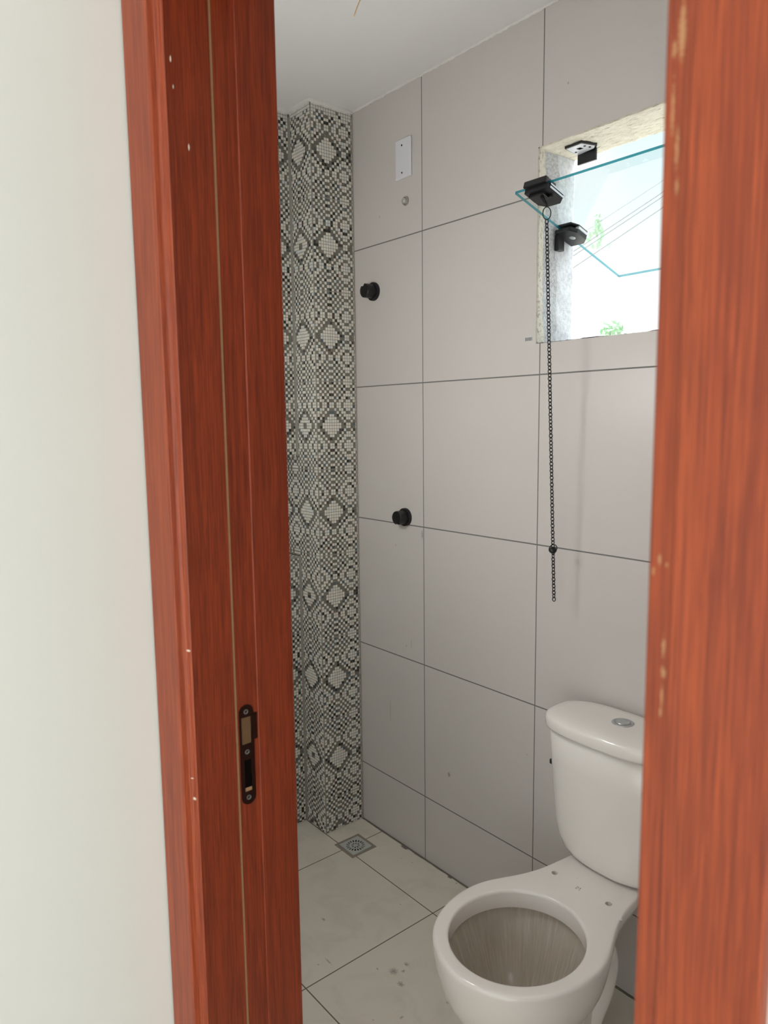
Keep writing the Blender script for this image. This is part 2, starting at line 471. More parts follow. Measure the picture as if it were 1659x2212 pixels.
# keeper bracket on the soffit
kr = root('latch_keeper', (-1.205, 1.65, WZ1), 'black angled catch plate screwed to the rough head of the window opening', 'catch plate')
zk = WZ1-.0085
bm = bmesh.new(); add_prism(bm, [(-1.2275, 1.6213), (-1.1748, 1.6185), (-1.160, 1.664), (-1.172, 1.678), (-1.236, 1.690)], 2, zk-.0015, zk+.006)
obj('mounting_plate', bm, M_BLACK, kr)
bm = bmesh.new(); add_prism(bm, [(-1.224, 1.6245), (-1.1775, 1.622), (-1.165, 1.662), (-1.176, 1.673), (-1.233, 1.684)], 2, zk-.003, zk-.0012)
add_prism(bm, [(-1.206, 1.640), (-1.194, 1.640), (-1.192, 1.652), (-1.204, 1.652)], 2, zk-.0034, zk-.0028)
o = obj('pale_liner', bm, [M_WHITEP, M_DARK], kr)
for p in o.data.polygons:
    if p.center.z < zk-.0029 and p.area < 2.5e-4: p.material_index = 1
bm = box(-1.232, -1.176, 1.682, 1.688, zk-.028, zk+.002, bev=.0008); obj('catch_lip', bm, M_BLACK, kr)
for sx, sy in ((-1.221, 1.660), (-1.180, 1.640), (-1.176, 1.656)):
    obj('screw', add_lathe(bmesh.new(), [(.0032, 0), (.0028, .0015), (.001, .0015)], (sx, sy, zk-.003), (0, 0, -1), 12), M_BLACKM, kr)

# pull chain ----------------------------------------------------------
top = RING+Vector((0, 0, -.0155)); bot = Vector((-1.1555, 1.515, 1.022)); d = (bot-top)
pc = root('pull_chain', (RING.x, RING.y, RING.z), 'long black pull chain hanging from the latch of the open window pane', 'chain')
def link_pts(c, dr, side, L, W, n=14):
    out = []
    for i in range(n):
        a = 2*PI*i/n; out.append(c+dr*(math.cos(a)*L)+side*(math.sin(a)*W))
    return out
vd = Vector((-.77, .63, 0)); right = Vector((.6355, .772, 0)).normalized()
obj('ring', add_tube(bmesh.new(), link_pts(RING, Vector((0, 0, 1)), right, .0145, .0095, 28), .0013, 8, True), M_BLACKM, pc, True)
pitch = .0088; N = int(d.length/pitch); dr = d.normalized()
zb = 1.163
ca, cb = bmesh.new(), bmesh.new()
for i in range(N+1):
    c = top+dr*(i*pitch+.004); ang = .12*math.sin(i*.9)+(.48 if i % 2 else -.42)
    side = (right*math.cos(ang)+right.cross(dr)*math.sin(ang)).normalized()
    add_tube(ca if c.z > zb else cb, link_pts(c, dr, side, .0058, .0037, 12), .00125, 5, True)
obj('upper_chain', ca, M_BLACKM, pc, True); obj('lower_chain', cb, M_BLACKM, pc, True)
BC = top+dr*((top.z-1.157)/-dr.z)
prof = [(.0095*math.sin(a), -.0095*math.cos(a)*.8) for a in [i*PI/12 for i in range(13)]]
bead = obj('bead_stopper', add_lathe(bmesh.new(), prof, BC+Vector((0, 0, -.0035)), (.45, -.5, .7), 20), M_BLACKM, pc, True)
obj('split_ring', add_tube(bmesh.new(), link_pts(BC, Vector((.1, .1, 1)).normalized(), right, .0108, .0100, 26), .0013, 6, True), M_BLACKM, pc, True)

# ------------------------------------------------------------------ mosaic
QP = ["WWWWDDW", "WWWDDWD", "WWDDWDW", "WDDWDWW", "DDWDWWD", "DWDWWDW", "WDWWDWW", "WDWWDWW", "DWDWWDW", "WDWDWWD",
      "DWDWDWW", "WDWDWDW", "DWDWDWD", "WDWDWDW", "DWDWDWW"]
CP = .00998; ZC = 2.3713
rnd = random.Random(3)
def cell_dark(k, r):
    """k column from a motif axis, r row from a sheet centre line"""
    sheet, m = divmod(r+15, 30); m -= 15
    mm = m if m >= 0 else -m-1
    k0 = k if k >= 0 else -k-1
    kk = k0 % 14; second = 7 <= kk
    if second: kk = 13-kk
    dk = QP[mm][kk] == 'D'
    if (k0 % 28) in (13, 14) and mm == 0 and sheet % 2 != 0: dk = True
    return dk
def cell_col(dk, z, topz):
    if z > topz+rnd.uniform(-.014, .010):
        c = lin((226, 223, 216)); v = rnd.uniform(.9, 1.03); return tuple(q*v for q in c)
    if dk:
        t = rnd.random()
        if t < .14: c = lin((48, 48, 42))
        elif t < .22: c = lin((88, 100, 104))
        elif t < .28: c = lin((80, 66, 60))
        else: c = lin((124, 122, 111))
        v = rnd.uniform(.82, 1.15)
    else:
        t = rnd.random()
        c = lin((232, 228, 217)) if t < .7 else (lin((232, 222, 214)) if t < .85 else lin((222, 224, 222)))
        v = rnd.uniform(.93, 1.05)
    return tuple(q*v for q in c)
class Mos:
    def __init__(s): s.v = []; s.f = []; s.c = []
    def cell(s, P, N, col):
        """P four corners ccw; raised pillow"""
        b = len(s.v); c = sum(P, Vector())/4
        s.v += [p for p in P]+[c+(p-c)*.80+N*.0013 for p in P]
        F = [(b+4, b+5, b+6, b+7)]+[(b+i, b+(i+1) % 4, b+4+(i+1) % 4, b+4+i) for i in range(4)]
        s.f += F; s.c += [col]*20
    def patch(s, org, U, N, u0, u1, z0, z1, uc, skip=None):
        """cells in plane through org, horizontal dir U, normal N; uc = u of motif axis"""
        org, U, N = Vector(org), Vector(U), Vector(N); g = .0006
        k = math.floor((u0-uc)/CP)
        while uc+k*CP < u1:
            a, b_ = max(u0, uc+k*CP)+g, min(u1, uc+(k+1)*CP)-g
            if b_-a > .0015:
                r = math.floor((z0-ZC)/CP)
                while ZC+r*CP < z1:
                    za, zb_ = max(z0, ZC+r*CP), min(z1, ZC+(r+1)*CP)
                    m = (r+15) % 30
                    za += g if m != 0 else .0014; zb_ -= g if m != 29 else .0014
                    zc = (za+zb_)/2; ucn = (a+b_)/2
                    if zb_-za > .0015 and not (skip and skip[0] < ucn < skip[1] and skip[2] < zc < skip[3]):
                        P = [org+U*a+Vector((0, 0, za)), org+U*b_+Vector((0, 0, za)), org+U*b_+Vector((0, 0, zb_)), org+U*a+Vector((0, 0, zb_))]
                        s.cell(P, N, cell_col(cell_dark(k, r), zc, 2.488))
                    r += 1
            k += 1
    def build(s, name, parent):
        me = bpy.data.meshes.new(name); me.from_pydata([tuple(v) for v in s.v], [], s.f)
        at = me.color_attributes.new('Col', 'FLOAT_COLOR', 'CORNER')
        flat = []
        for c in s.c: flat += [c[0], c[1], c[2], 1.0]
        at.data.foreach_set('color', flat); me.update()
        o = link(name, me, M_MOS, parent)
        return o
T = .004   # mosaic plane stands this far proud of the base
# pier
pier = root('wall_pier', ((X0+XI)/2, (PY+WY)/2, 0), kind='structure')
obj('pier_core', box(XI, X0-T, PY+T, WY, 0, CEIL), M_GROUTD, pier)
mo = Mos()
mo.patch((X0-T+.0016, 0, 0), (0, 1, 0), (1, 0, 0), PY+.002, WY-.006, 0.001, CEIL-.001, 1.4725)
o = mo.build('mosaic_tiles', pier)
mo = Mos()
mo.patch((0, PY+T-.0016, 0), (1, 0, 0), (0, -1, 0), XI-.125, X0-.003, 0.001, CEIL-.001, X0+(1.4725-PY), skip=None)
# cells of the side face that would lie inside the end wall are only kept within the niche
keepf, keepc, kv = [], [], mo.v
NZ0, NZ1, NY0 = 1.0085, 1.367, .86
for i, f in enumerate(mo.f):
    c = sum((mo.v[j] for j in f), Vector())/4
    if c.x > XI+.004 or (NZ0+.004 < c.z < NZ1-.004): keepf.append(f); keepc += mo.c[i*4:i*4+4]
mo.f, mo.c = keepf, keepc
mo.build('mosaic_tiles', pier)
bm = bmesh.new()
r0 = ZC-15*CP
for k in range(-9, 1):
    zz = r0+k*30*CP
    if 0 < zz < CEIL:
        add_box(bm, X0-T, X0-T+.0021, PY+.002, WY-.004, zz-.0012, zz+.0012)
        add_box(bm, XI+.004, X0-.003, PY+T-.0021, PY+T, zz-.0012, zz+.0012)
add_box(bm, X0-T, X0-T+.0028, WY-.0095, WY-.001, 0, CEIL-.02)       # bead against the tiled wall
add_box(bm, X0-.0028, X0-.0006, PY+.0004, PY+.003, 0, CEIL-.02, )
add_box(bm, XI, XI+.0085, PY-.0004, PY+T, NZ1, CEIL-.02); add_box(bm, XI, XI+.0085, PY-.0004, PY+T, 0, NZ0)
obj('grout_line', bm, M_GROUT, pier)

# end wall with niche
lw = root('wall_left', (XI, 1.0, 0), kind='structure')
ND = .118
bm = bmesh.new()
for (ya, yb, za, zb_) in ((DW1, NY0, 0, CEIL), (NY0, PY+T, 0, NZ0-T), (NY0, PY+T, NZ1+T, CEIL)):
    add_box(bm, XI-.25, XI-T, ya, yb, za, zb_)
add_box(bm, XI-.25, XI-ND-T, NY0, PY+T, NZ0-T, NZ1+T)
add_box(bm, XI-.25, XI, PY+T, WY, 0, CEIL)
obj('wall_core', bm, M_GROUTD, lw)
mo = Mos()
mo.patch((XI-T+.0016, 0, 0), (0, 1, 0), (1, 0, 0), DW1, PY-.003, 0.001, CEIL-.001, PY-.060, skip=(NY0, PY+.1, NZ0, NZ1))
mo.patch((XI-ND-T+.0016, 0, 0), (0, 1, 0), (1, 0, 0), NY0, PY, NZ0, NZ1, PY-.060)
mo.build('mosaic_tiles', lw)
# niche shelf and head: small mosaic on the horizontal faces
mo = Mos()
k = 0
for zz, nn in ((NZ0-T+.0016, 1), (NZ1+T-.0016, -1)):
    for i in range(int(ND/CP)+1):
        for j in range(int((PY-NY0)/CP)+1):
            xa, xb = max(XI-ND, XI-(i+1)*CP)+.0006, XI-i*CP-.0006
            ya, yb = max(NY0, PY-(j+1)*CP)+.0006, PY-j*CP-.0006
            if xb-xa < .001 or yb-ya < .001: continue
            P = [Vector((xa, ya, zz)), Vector((xb, ya, zz)), Vector((xb, yb, zz)), Vector((xa, yb, zz))]
            if nn < 0: P = P[::-1]
            mo.cell(P, Vector((0, 0, nn)), cell_col((i+j) % 2 == 0, 1, 9))
mo.build('niche_mosaic', lw)
bm = bmesh.new()
for k in range(-9, 1):
    zz = r0+k*30*CP
    if 0 < zz < CEIL and not (NZ0 < zz < NZ1): add_box(bm, XI-T, XI-T+.0021, DW1, PY, zz-.0012, zz+.0012)
add_box(bm, XI-T, XI-T+.0026, PY-.006, PY+.001, 0, NZ0-T); add_box(bm, XI-T, XI-T+.0026, PY-.006, PY+.001, NZ1+T, CEIL-.02)
add_box(bm, XI-T, XI+.0004, NY0, PY, NZ0-.0065, NZ0-.0005)
obj('grout_line', bm, M_GROUT, lw)

# ragged plaster where mosaic and wall meet the ceiling
def cove(name, pts, mat, r=.008, jitter=.5):
    bm = bmesh.new(); P = []
    for (a, b) in zip(pts, pts[1:]):
        a, b = Vector(a), Vector(b); n = max(2, int((b-a).length/.008))
        for i in range(n): P.append(a.lerp(b, i/n))
    P.append(Vector(pts[-1]))
    add_tube(bm, P, [r*(1+jitter*noise.noise(p*60)+.4*noise.noise(p*150)) for p in P], 8)
    return obj(name, bm, mat, None, True)
o = cove('trim_1', [(XI, DW1, CEIL-.002), (XI, PY, CEIL-.002), (X0-.001, PY, CEIL-.003), (X0-.001, WY, CEIL-.003)], M_PLAST, .0085, .6)
tag(o, kind='structure')
o = cove('trim_2', [(X0, WY, CEIL-.001), (XR, WY, CEIL-.001)], M_PLAST, .0042, .9); tag(o, kind='structure')

# ------------------------------------------------------------------ rest of the bathroom shell
def struct(name, bm, m, sm=False): return tag(obj(name, bm, m, None, sm), kind='structure')
struct('floor', box(XI-.2, XR+.1, DW0, WY+.02, -.08, 0), M_FLOOR)
struct('ceiling', box(XI-.2, XR+.1, DW1-.01, WY+.05, CEIL, CEIL+.1), M_CEIL)
struct('wall_right', box(XR, XR+.1, DW1, WY, 0, CEIL), M_TILE)

# door wall, hall face painted, with the opening
HX0, HX1, HY0, HC = -1.036, 3.0, -2.6, 2.62
DH = 2.10
bm = bmesh.new()
for a in ((HX0, JX-.03, 0, HC), (RX+.03, HX1, 0, HC), (JX-.03, RX+.03, DH+.03, HC)):
    add_box(bm, a[0], a[1], DW0, DW1, a[2], a[3])
add_box(bm, XI-.25, HX0, DW0, DW1, 0, HC)
struct('wall_front', bm, M_HALL)
struct('floor_hall', box(HX0, HX1, HY0-.2, DW0, -.08, 0), simple('hall_floor_tile', (196, 188, 174), .4, var=.04, vs=3))
struct('ceiling_hall', box(HX0, HX1, HY0-.1, DW0, HC, HC+.1), M_CEIL)
struct('wall_hall_left', box(HX0-.1, HX0, HY0-.1, DW0, 0, HC), M_HALL)
struct('wall_hall_right', box(HX1, HX1+.1, HY0-.1, DW1, 0, HC), M_HALL)
bm = bmesh.new()
OX0, OX1, OZ = -.7, 2.7, 2.35
for a in ((HX0, OX0, 0, HC), (OX1, HX1, 0, HC), (OX0, OX1, OZ, HC)): add_box(bm, a[0], a[1], HY0-.1, HY0, a[2], a[3])
struct('wall_hall_back', bm, M_HALL)

# ------------------------------------------------------------------ door frame
door = root('door_1', ((JX+RX)/2, DW0, 0), kind='structure')
F = .402
# left casing: main face, then a hollow down to the jamb
def cprof(pts, z0, z1, name, mat):
    bm = bmesh.new(); add_prism(bm, pts, 2, z0, z1); o = obj(name, bm, mat, door)
    return o
def arc(cx, cy, r, a0, a1, n=6): return [(cx+r*math.cos(math.radians(a0+(a1-a0)*i/n)), cy+r*math.sin(math.radians(a0+(a1-a0)*i/n))) for i in range(n+1)]
lc = [(-1.0300, DW0), (-1.0300, F+.003)]+arc(-1.0275, F+.0025, .0025, 180, 270, 4)+arc(-.9525, F+.003, .003, 270, 360, 5)+\
     [(-.9492, .4080), (-.9488, .4110), (-.9478, .4135), (-.9460, .4155), (-.9435, .4170), (-.9415, .4178), (-.9404, .4184), (-.9395, .4200), (-.955, .4200), (-.965, DW0)]
cprof(lc, 0, DH+.08, 'casing', M_CAS)
rc = [(-.1580, DW0), (-.1580, F+.003)]+arc(-.1605, F+.0025, .0025, 0, -90, 4)+arc(-.2200, F+.0012, .0012, 270, 190, 3)+\
     [(-.2214, .4045), (-.2225, .4050), (-.2350, .4058)]+arc(-.2365, .4088, .0030, 270, 180, 5)+[(RX, .4200), (-.20, .4200), (-.20, DW0)]
cprof(rc, 0, DH+.08, 'casing', M_CASR)
obj('casing', box(-1.03, -.158, F, DW0, DH, DH+.08, bev=.002), M_CAS, door)
# jamb linings
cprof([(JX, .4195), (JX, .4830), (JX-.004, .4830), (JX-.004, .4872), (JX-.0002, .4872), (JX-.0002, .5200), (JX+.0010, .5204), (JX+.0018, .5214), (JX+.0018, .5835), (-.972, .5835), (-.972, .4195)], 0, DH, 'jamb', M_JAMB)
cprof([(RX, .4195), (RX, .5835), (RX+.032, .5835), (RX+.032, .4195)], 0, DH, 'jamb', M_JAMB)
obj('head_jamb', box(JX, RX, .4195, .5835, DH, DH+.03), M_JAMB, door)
obj('raw_edge', box(JX-.0042, JX-.0012, .4832, .4870, 0, DH), M_RAW, door)
for a, b in ((-1.03, -.958), (RX+.018, -.158)):
    obj('inner_casing', box(a, b, DW1, DW1+.012, 0, DH+.08, bev=.002), M_CAS, door)

# strike plate
sp = root('strike_plate', (JX, .5, .915)); sp.parent = door; sp.location = Vector((JX, .5, .915))-wloc(door)
def sarc(cx, cy, r, a0, a1, n=10): return arc(cx, cy, r, a0, a1, n)
yL, yR, zb_, zt = .4888, .5128, .9155, 1.0716; r_ = (yR-yL)/2; yc_ = (yL+yR)/2
outer = sarc(yc_, zb_+r_, r_, 180, 360)+[(yR, 1.0150), (yR+.0055, 1.0150), (yR+.0055, 1.0560), (yR, 1.0560)]+sarc(yc_, zt-r_, r_, 0, 180)
h1 = [(.4922, 1.0105), (.4922, 1.0525), (.5082, 1.0525), (.5082, 1.0105)]
h2 = [(.4950, .9360), (.4950, .9860), (.5068, .9860), (.5068, .9360)]
Mx = Matrix(((0, 0, 1, JX+.0004), (1, 0, 0, 0), (0, 1, 0, 0), (0, 0, 0, 1)))
p_ = plate('face_plate', [outer, h1, h2], .0016, Mx, M_PLATE, sp)
for zz in (1.0610, .9985, .9265):
    bm = add_lathe(bmesh.new(), [(.0040, 0), (.0038, .0007), (.0022, .0009), (.0018, .0002)], (JX+.0010, .5003, zz), (1, 0, 0), 20)
    obj('screw', bm, M_STEEL, sp)
obj('latch_pocket', box(JX-.0005, JX+.00015, .4924, .5080, 1.0107, 1.0523), simple('pocket_wood', (98, 72, 44), .8, var=.2, vs=300), sp)
bm = box(JX-.0005, JX+.00015, .4952, .5066, .9362, .9858); obj('bolt_pocket', bm, M_DARK, sp)
bm = box(JX-.0003, JX+.0003, .4952, .5066, .9362, .9420); obj('pocket_edge', bm, M_RAW, sp)

# ------------------------------------------------------------------ toilet
TX = -.955
tr = root('toilet', (TX, 1.25, 0), 'white porcelain toilet without a seat standing against the tiled wall under the window', 'toilet')
rim = [(0, .953), (.035, .958), (.068, .969), (.110, .992), (.148, 1.033), (.171, 1.083), (.183, 1.14), (.183, 1.19), (.173, 1.235), (.156, 1.272),
       (.137, 1.31), (.120, 1.355), (.107, 1.40), (.0985, 1.44), (.098, 1.50), (.098, 1.568), (0, 1.568)]
mid = [(0, 1.02), (.03, 1.022), (.06, 1.032), (.090, 1.052), (.108, 1.08), (.118, 1.12), (.119, 1.155), (.112, 1.20), (.101, 1.24), (.093, 1.28),
       (.086, 1.32), (.081, 1.35), (.073, 1.38), (.058, 1.402), (.035, 1.416), (0, 1.42)]
low = [(0, 1.075), (.03, 1.077), (.055, 1.085), (.078, 1.10), (.090, 1.12), (.097, 1.15), (.099, 1.18), (.096, 1.22), (.092, 1.26), (.088, 1.30),
       (.080, 1.33), (.066, 1.355), (.045, 1.372), (.02, 1.38), (0, 1.38)]
NA = 96
def polar(half, cy):
    """radius as function of angle for symmetric half outline (x>=0)"""
    full = half+[(-x, y) for x, y in half[-2:0:-1]]
    out = []
    for i in range(NA):
        a = -PI/2+2*PI*i/NA; dx, dy = math.cos(a), math.sin(a); best = None
        for (x1, y1), (x2, y2) in zip(full, full[1:]+full[:1]):
            ex, ey = x2-x1, y2-y1; den = dx*ey-dy*ex
            if abs(den) < 1e-12: continue
            qx, qy = x1, y1-cy
            t = (qx*ey-qy*ex)/den; s = (qx*dy-qy*dx)/den
            if t > 0 and -1e-6 <= s <= 1+1e-6 and (best is None or t > best): best = t
        out.append(best)
    for _ in range(4):
        out = [(out[i-1]+2*out[i]+out[(i+1) % NA])/4 for i in range(NA)]
    return out
CY = 1.18
Rr, Rm, Rl = polar(rim, CY), polar(mid, CY), polar(low, CY)
def ring(Rs, z, off=0):
    return [(TX+math.cos(-PI/2+2*PI*i/NA)*(Rs[i]+off), CY+math.sin(-PI/2+2*PI*i/NA)*(Rs[i]+off), z) for i in range(NA)]
def mixr(A, B, t): return [a*(1-t)+b*t for a, b in zip(A, B)]
def ell(a, b, cy, z):
    # points ordered by the same angles around CY
    out = []
    for i in range(NA):
        an = -PI/2+2*PI*i/NA; out.append((TX+a*math.cos(an), cy+b*math.sin(an), z))
    return out
rings = [ring(Rl, 0, .006), ring(Rl, .012, .006), ring(Rl, .02, 0), ring(mixr(Rl, Rm, .3), .08), ring(mixr(Rl, Rm, .75), .14), ring(Rm, .19)]
for z, t in ((.208, .16), (.225, .33), (.245, .50), (.268, .66), (.290, .79), (.312, .885), (.332, .95), (.350, .985), (.362, 1.0), (.370, 1.0)):
    tb = max(0.0, min(1.0, (z-.318)/.038)); tb = tb*tb*(3-2*tb)
    mr_ = []
    for i in range(NA):
        w = max(0.0, min(1.0, (math.sin(-PI/2+2*PI*i/NA)-.25)/.5)); w = w*w*(3-2*w)
        te = t*(1-w)+tb*w; mr_.append(Rm[i]*(1-te)+Rr[i]*te)
    rings.append(ring(mr_, z, -.001))
rings += [ring(Rr, .3745, -.0015), ring(Rr, .378, -.004), ring(Rr, .3795, -.007), ring(Rr, .380, -.012)]
ha, hb, hy = .1425, .1525, 1.1430
rings += [ell(ha+.008, hb+.008, hy, .380), ell(ha+.004, hb+.004, hy, .3793), ell(ha+.001, hb+.001, hy, .377), ell(ha, hb, hy, .372), ell(ha, hb, hy, .345), ell(ha+.001, hb+.001, hy, .336),
          ell(ha+.009, hb+.009, hy, .333), ell(ha+.010, hb+.010, hy, .322), ell(.143, .152, 1.145, .30), ell(.128, .135, 1.150, .26),
          ell(.108, .112, 1.158, .22), ell(.085, .088, 1.166, .18), ell(.062, .064, 1.172, .145), ell(.045, .047, 1.176, .12), ell(.02, .02, 1.178, .112)]
bm = loft(bmesh.new(), rings)
NR = len(rings)
for i, f in enumerate(bm.faces):
    c = f.calc_center_median()
    if i >= (NR-10)*NA and i < (NR-1)*NA: f.material_index = 1
    if len(f.verts) > 4 and c.z > .05: f.material_index = 1
bowl = obj('bowl', bm, [M_PORC, M_FILM], tr, True)
cut = [add_lathe(bmesh.new(), [(.0078, 0), (.0078, .05)], (TX+s*.0762-0.004, 1.379, .345), (0, 0, 1), 24) for s in (-1, 1)]
boolean_cut(bowl, cut)
bowl.data.shade_smooth()
try:
    bowl.data.set_sharp_from_angle(angle=math.radians(50))
except Exception: pass
# raised trapway on the pedestal side
for s in (-1, 1):
    bm = bmesh.new()
    pts = [Vector((TX+s*.078, 1.312, .318)), Vector((TX+s*.082, 1.336, .290)), Vector((TX+s*.082, 1.345, .250)), Vector((TX+s*.076, 1.335, .19)), Vector((TX+s*.064, 1.314, .12)), Vector((TX+s*.060, 1.300, .02))]
    P = []
    for i in range(len(pts)-1):
        p0, p1, p2, p3 = pts[max(i-1, 0)], pts[i], pts[i+1], pts[min(i+2, len(pts)-1)]
        for j in range(8):
            t = j/8; P.append(.5*((2*p1)+(-p0+p2)*t+(2*p0-5*p1+4*p2-p3)*t*t+(-p0+3*p1-3*p2+p3)*t**3))
    P.append(pts[-1])
    add_tube(bm, P, [.014+.021*min(1, i/8) for i in range(len(P))], 20)
    obj('trapway', bm, M_PORC, tr, True)
# cistern
def sup(hw, yf, yb, n, z, cx=TX, N=80):
    yc = (yf+yb)/2; hd = (yb-yf)/2; out = []
    for i in range(N):
        a = 2*PI*i/N; c, s = math.cos(a), math.sin(a)
        out.append((cx+hw*math.copysign(abs(c)**(2/n), c), yc+hd*math.copysign(abs(s)**(2/n), s), z))
    return out
YB = 1.572
secs = [(.386, .085, 1.462), (.3865, .098, 1.450), (.393, .122, 1.446), (.408, .138, 1.441), (.435, .149, 1.434), (.48, .155, 1.427), (.55, .159, 1.420), (.64, .162, 1.412), (.733, .164, 1.406)]
bm = loft(bmesh.new(), [sup(hw, yf, YB, 2.7, z) for z, hw, yf in secs])
tank = obj('tank', bm, M_PORC, tr, True)
L_ = [(.725, .162, 1.406), (.725, .169, 1.398), (.7265, .1715, 1.3945), (.731, .1728, 1.3925), (.748, .1728, 1.3925), (.7545, .1712, 1.3945), (.7590, .167, 1.400), (.7625, .158, 1.410), (.7650, .138, 1.43), (.7665, .09, 1.455), (.7668, .02, 1.482)]
bm = loft(bmesh.new(), [sup(hw-.003, yf, YB+.002-(.0 if hw > .17 else (.172-hw)*.35), 2.9, z) for z, hw, yf in L_])
lid = obj('tank_lid', bm, M_PORC, tr, True)
bx, by, bz = -.932, 1.494, .7655
bm = add_lathe(bmesh.new(), [(.0265, -.002), (.0265, .0012), (.0245, .0028), (.0180, .0030), (.0175, .0012), (.0170, .0012), (.0168, .0040), (.0150, .0050), (.004, .0046)], (bx, by, bz), (0, 0, 1), 48)
obj('flush_button', bm, simple('satin_button', (186, 190, 190), .35, .55, var=.02), lid, True)
# small white disc and printed mark on the deck
tag(obj('white_disc', add_lathe(bmesh.new(), [(.0035, 0), (.0035, .0015), (.002, .002)], (TX+.121, 1.352, .3795), (0, 0, 1), 16), M_WHITEP, tr), 'small white round disc')
bm = bmesh.new()
mk = Vector((TX-.006, 1.372, .3803))
for s_ in ([(-.006, .002), (-.004, .005), (-.001, .004), (0, .001), (-.003, -.001), (-.006, -.003)], [(.002, .004), (.004, .005), (.003, .002), (.005, -.002)], [(-.005, -.005), (-.001, -.005)], [(.004, -.005), (.006, -.004)]):
    add_tube(bm, [mk+Vector((a, b, 0)) for a, b in s_], .0004, 5)
obj('maker_mark', bm, simple('faded_ink', (120, 112, 100), .6), tr)
# supply valve behind the cistern
vr = root('angle_valve', (-1.17, WY, .575), 'small chrome and black water valve half hidden behind the left side of the toilet tank', 'valve')
bm = add_lathe(bmesh.new(), [(.016, 0), (.014, .004), (.008, .006), (.008, .034)], (-1.168, WY-.0005, .580), (0, -1, 0), 20); obj('valve_body', bm, M_CHROME, vr, True)
obj('valve_handle', box(-1.178, -1.158, WY-.046, WY-.030, .560, .574, bev=.003), M_BLACK, vr)

# ------------------------------------------------------------------ wall fittings
def knob(cx, cz, L, notch, label):
    r = root('shower_valve_handle', (cx, WY, cz), label, 'tap handle', 'black tap handles on the tiled wall')
    bm = add_lathe(bmesh.new(), [(.0298, 0), (.0300, .001), (.0300, .0085), (.0290, .0100), (.0235, .0105), (.0230, .0100)], (cx, WY-.0003, cz), (0, -1, 0), 64)
    obj('flange', bm, M_BLACKM, r, False)
    bm = add_lathe(bmesh.new(), [(.0232, .0100), (.0226, L-.0015), (.0212, L), (.008, L)], (cx, WY, cz), (0, -1, 0), 64)
    h = obj('handle', bm, M_BLACKM, r, False)
    c = bmesh.new(); s = notch
    px, pz = cx+s[0]*.026, cz+s[1]*.026
    q = add_lathe(bmesh.new(), [(.0105, 0), (.0105, .03)], (px, WY-L+.010, pz), (0, -1, 0), 24)
    boolean_cut(h, [q])
    for o_ in r.children:
        o_.data.shade_smooth()
        try: o_.data.set_sharp_from_angle(angle=math.radians(35))
        except Exception: pass
    return r
knob(-1.9645, 1.9165, .044, (-.35, .94), 'matt black round tap handle on the tiled wall, the higher one beside the mosaic')
knob(-1.8130, 1.1705, .042, (.10, -.99), 'matt black round tap handle on the tiled wall, the lower one at waist height')

bp = root('blank_plate', (-1.807, WY, 2.297), 'blank white rectangular cover plate with two screws high on the tiled wall', 'cover plate')
bm = box(-1.8435, -1.7700, WY-.0065, WY-.0002, 2.2385, 2.3560, bev=.003, seg=3); obj('cover', bm, M_WHITEP, bp)
for zz in (2.337, 2.2555):
    bm = add_lathe(bmesh.new(), [(.0030, 0), (.0028, .0010), (.0012, .0004)], (-1.811, WY-.0063, zz), (0, -1, 0), 16); obj('screw', bm, M_BLACKM, bp)

pf = root('shower_outlet', (-1.800, WY, 2.170), 'round threaded pipe outlet with a plug below the white cover plate', 'pipe outlet')
ang = (-.35, -1, 0)
obj('sealant_ring', add_lathe(bmesh.new(), [(.0145, 0), (.0138, .0012), (.0120, .0015), (.012, .0)], (-1.8005, WY-.0002, 2.170), (0, -1, 0), 32), M_GROUT, pf)
obj('collar', add_lathe(bmesh.new(), [(.0130, 0), (.0128, .004), (.0105, .005), (.0100, .001)], (-1.8010, WY-.001, 2.170), (0, -1, 0), 32), M_CHROME, pf, True)
prof = [(.0085, .0)]+[(.0080 if i % 2 else .0072, .002+i*.0012) for i in range(9)]+[(.0055, .013), (.004, .013)]
obj('threaded_plug', add_lathe(bmesh.new(), prof, (-1.801, WY-.001, 2.170), (0, -1, 0), 20), simple('dull_zinc', (196, 192, 182), .45, .5), pf)

# barcode label
def mat_bar():
    t = NT('barcode_print'); P, x, y, z = t.pos()
    bars = t.math('GREATER_THAN', t.noise(1, 0, 0, sc=(900, 0, 0)), .47)
    zone = t.math('MULTIPLY', t.math('LESS_THAN', z, 1.7055), bars)
    return t.fin(t.mix(zone, lin((205, 205, 205)), lin((60, 62, 70))), .6)
lb = obj('barcode_label', box(-1.3165, -1.2925, WY-.0008, WY-.0001, 1.6965, 1.7085), mat_bar())
tag(lb, 'tiny barcode sticker on the tiled wall at the lower left corner of the window', 'sticker')

# floor drain -----------------------------------------------------------
dx, dy = -1.9420, 1.4455; hs = .0535
dn = root('floor_drain', (dx, dy, 0), 'square grey floor drain with round slotted grate in front of the mosaic pier', 'drain')
obj('drain_frame', (lambda b: (add_box(b, dx-hs, dx+hs, dy-hs, dy+hs, -.002, .0006), b)[1])(bmesh.new()), simple('dirty_grout', (150, 140, 126), .9, var=.12, vs=60), dn)
loops = []; q = .0415
loops.append([(-q, -q), (q, -q), (q, q), (-q, q)])
for r0_, r1_, n_, w_ in ((.0215, .0335, 18, .32), (.0085, .0160, 8, .33)):
    for i in range(n_):
        a = 2*PI*i/n_; w = w_*PI/n_*2*.5*2
        loops.append([(r0_*math.cos(a-w), r0_*math.sin(a-w)), (r1_*math.cos(a-w*.8), r1_*math.sin(a-w*.8)), (r1_*math.cos(a+w*.8), r1_*math.sin(a+w*.8)), (r0_*math.cos(a+w), r0_*math.sin(a+w))])
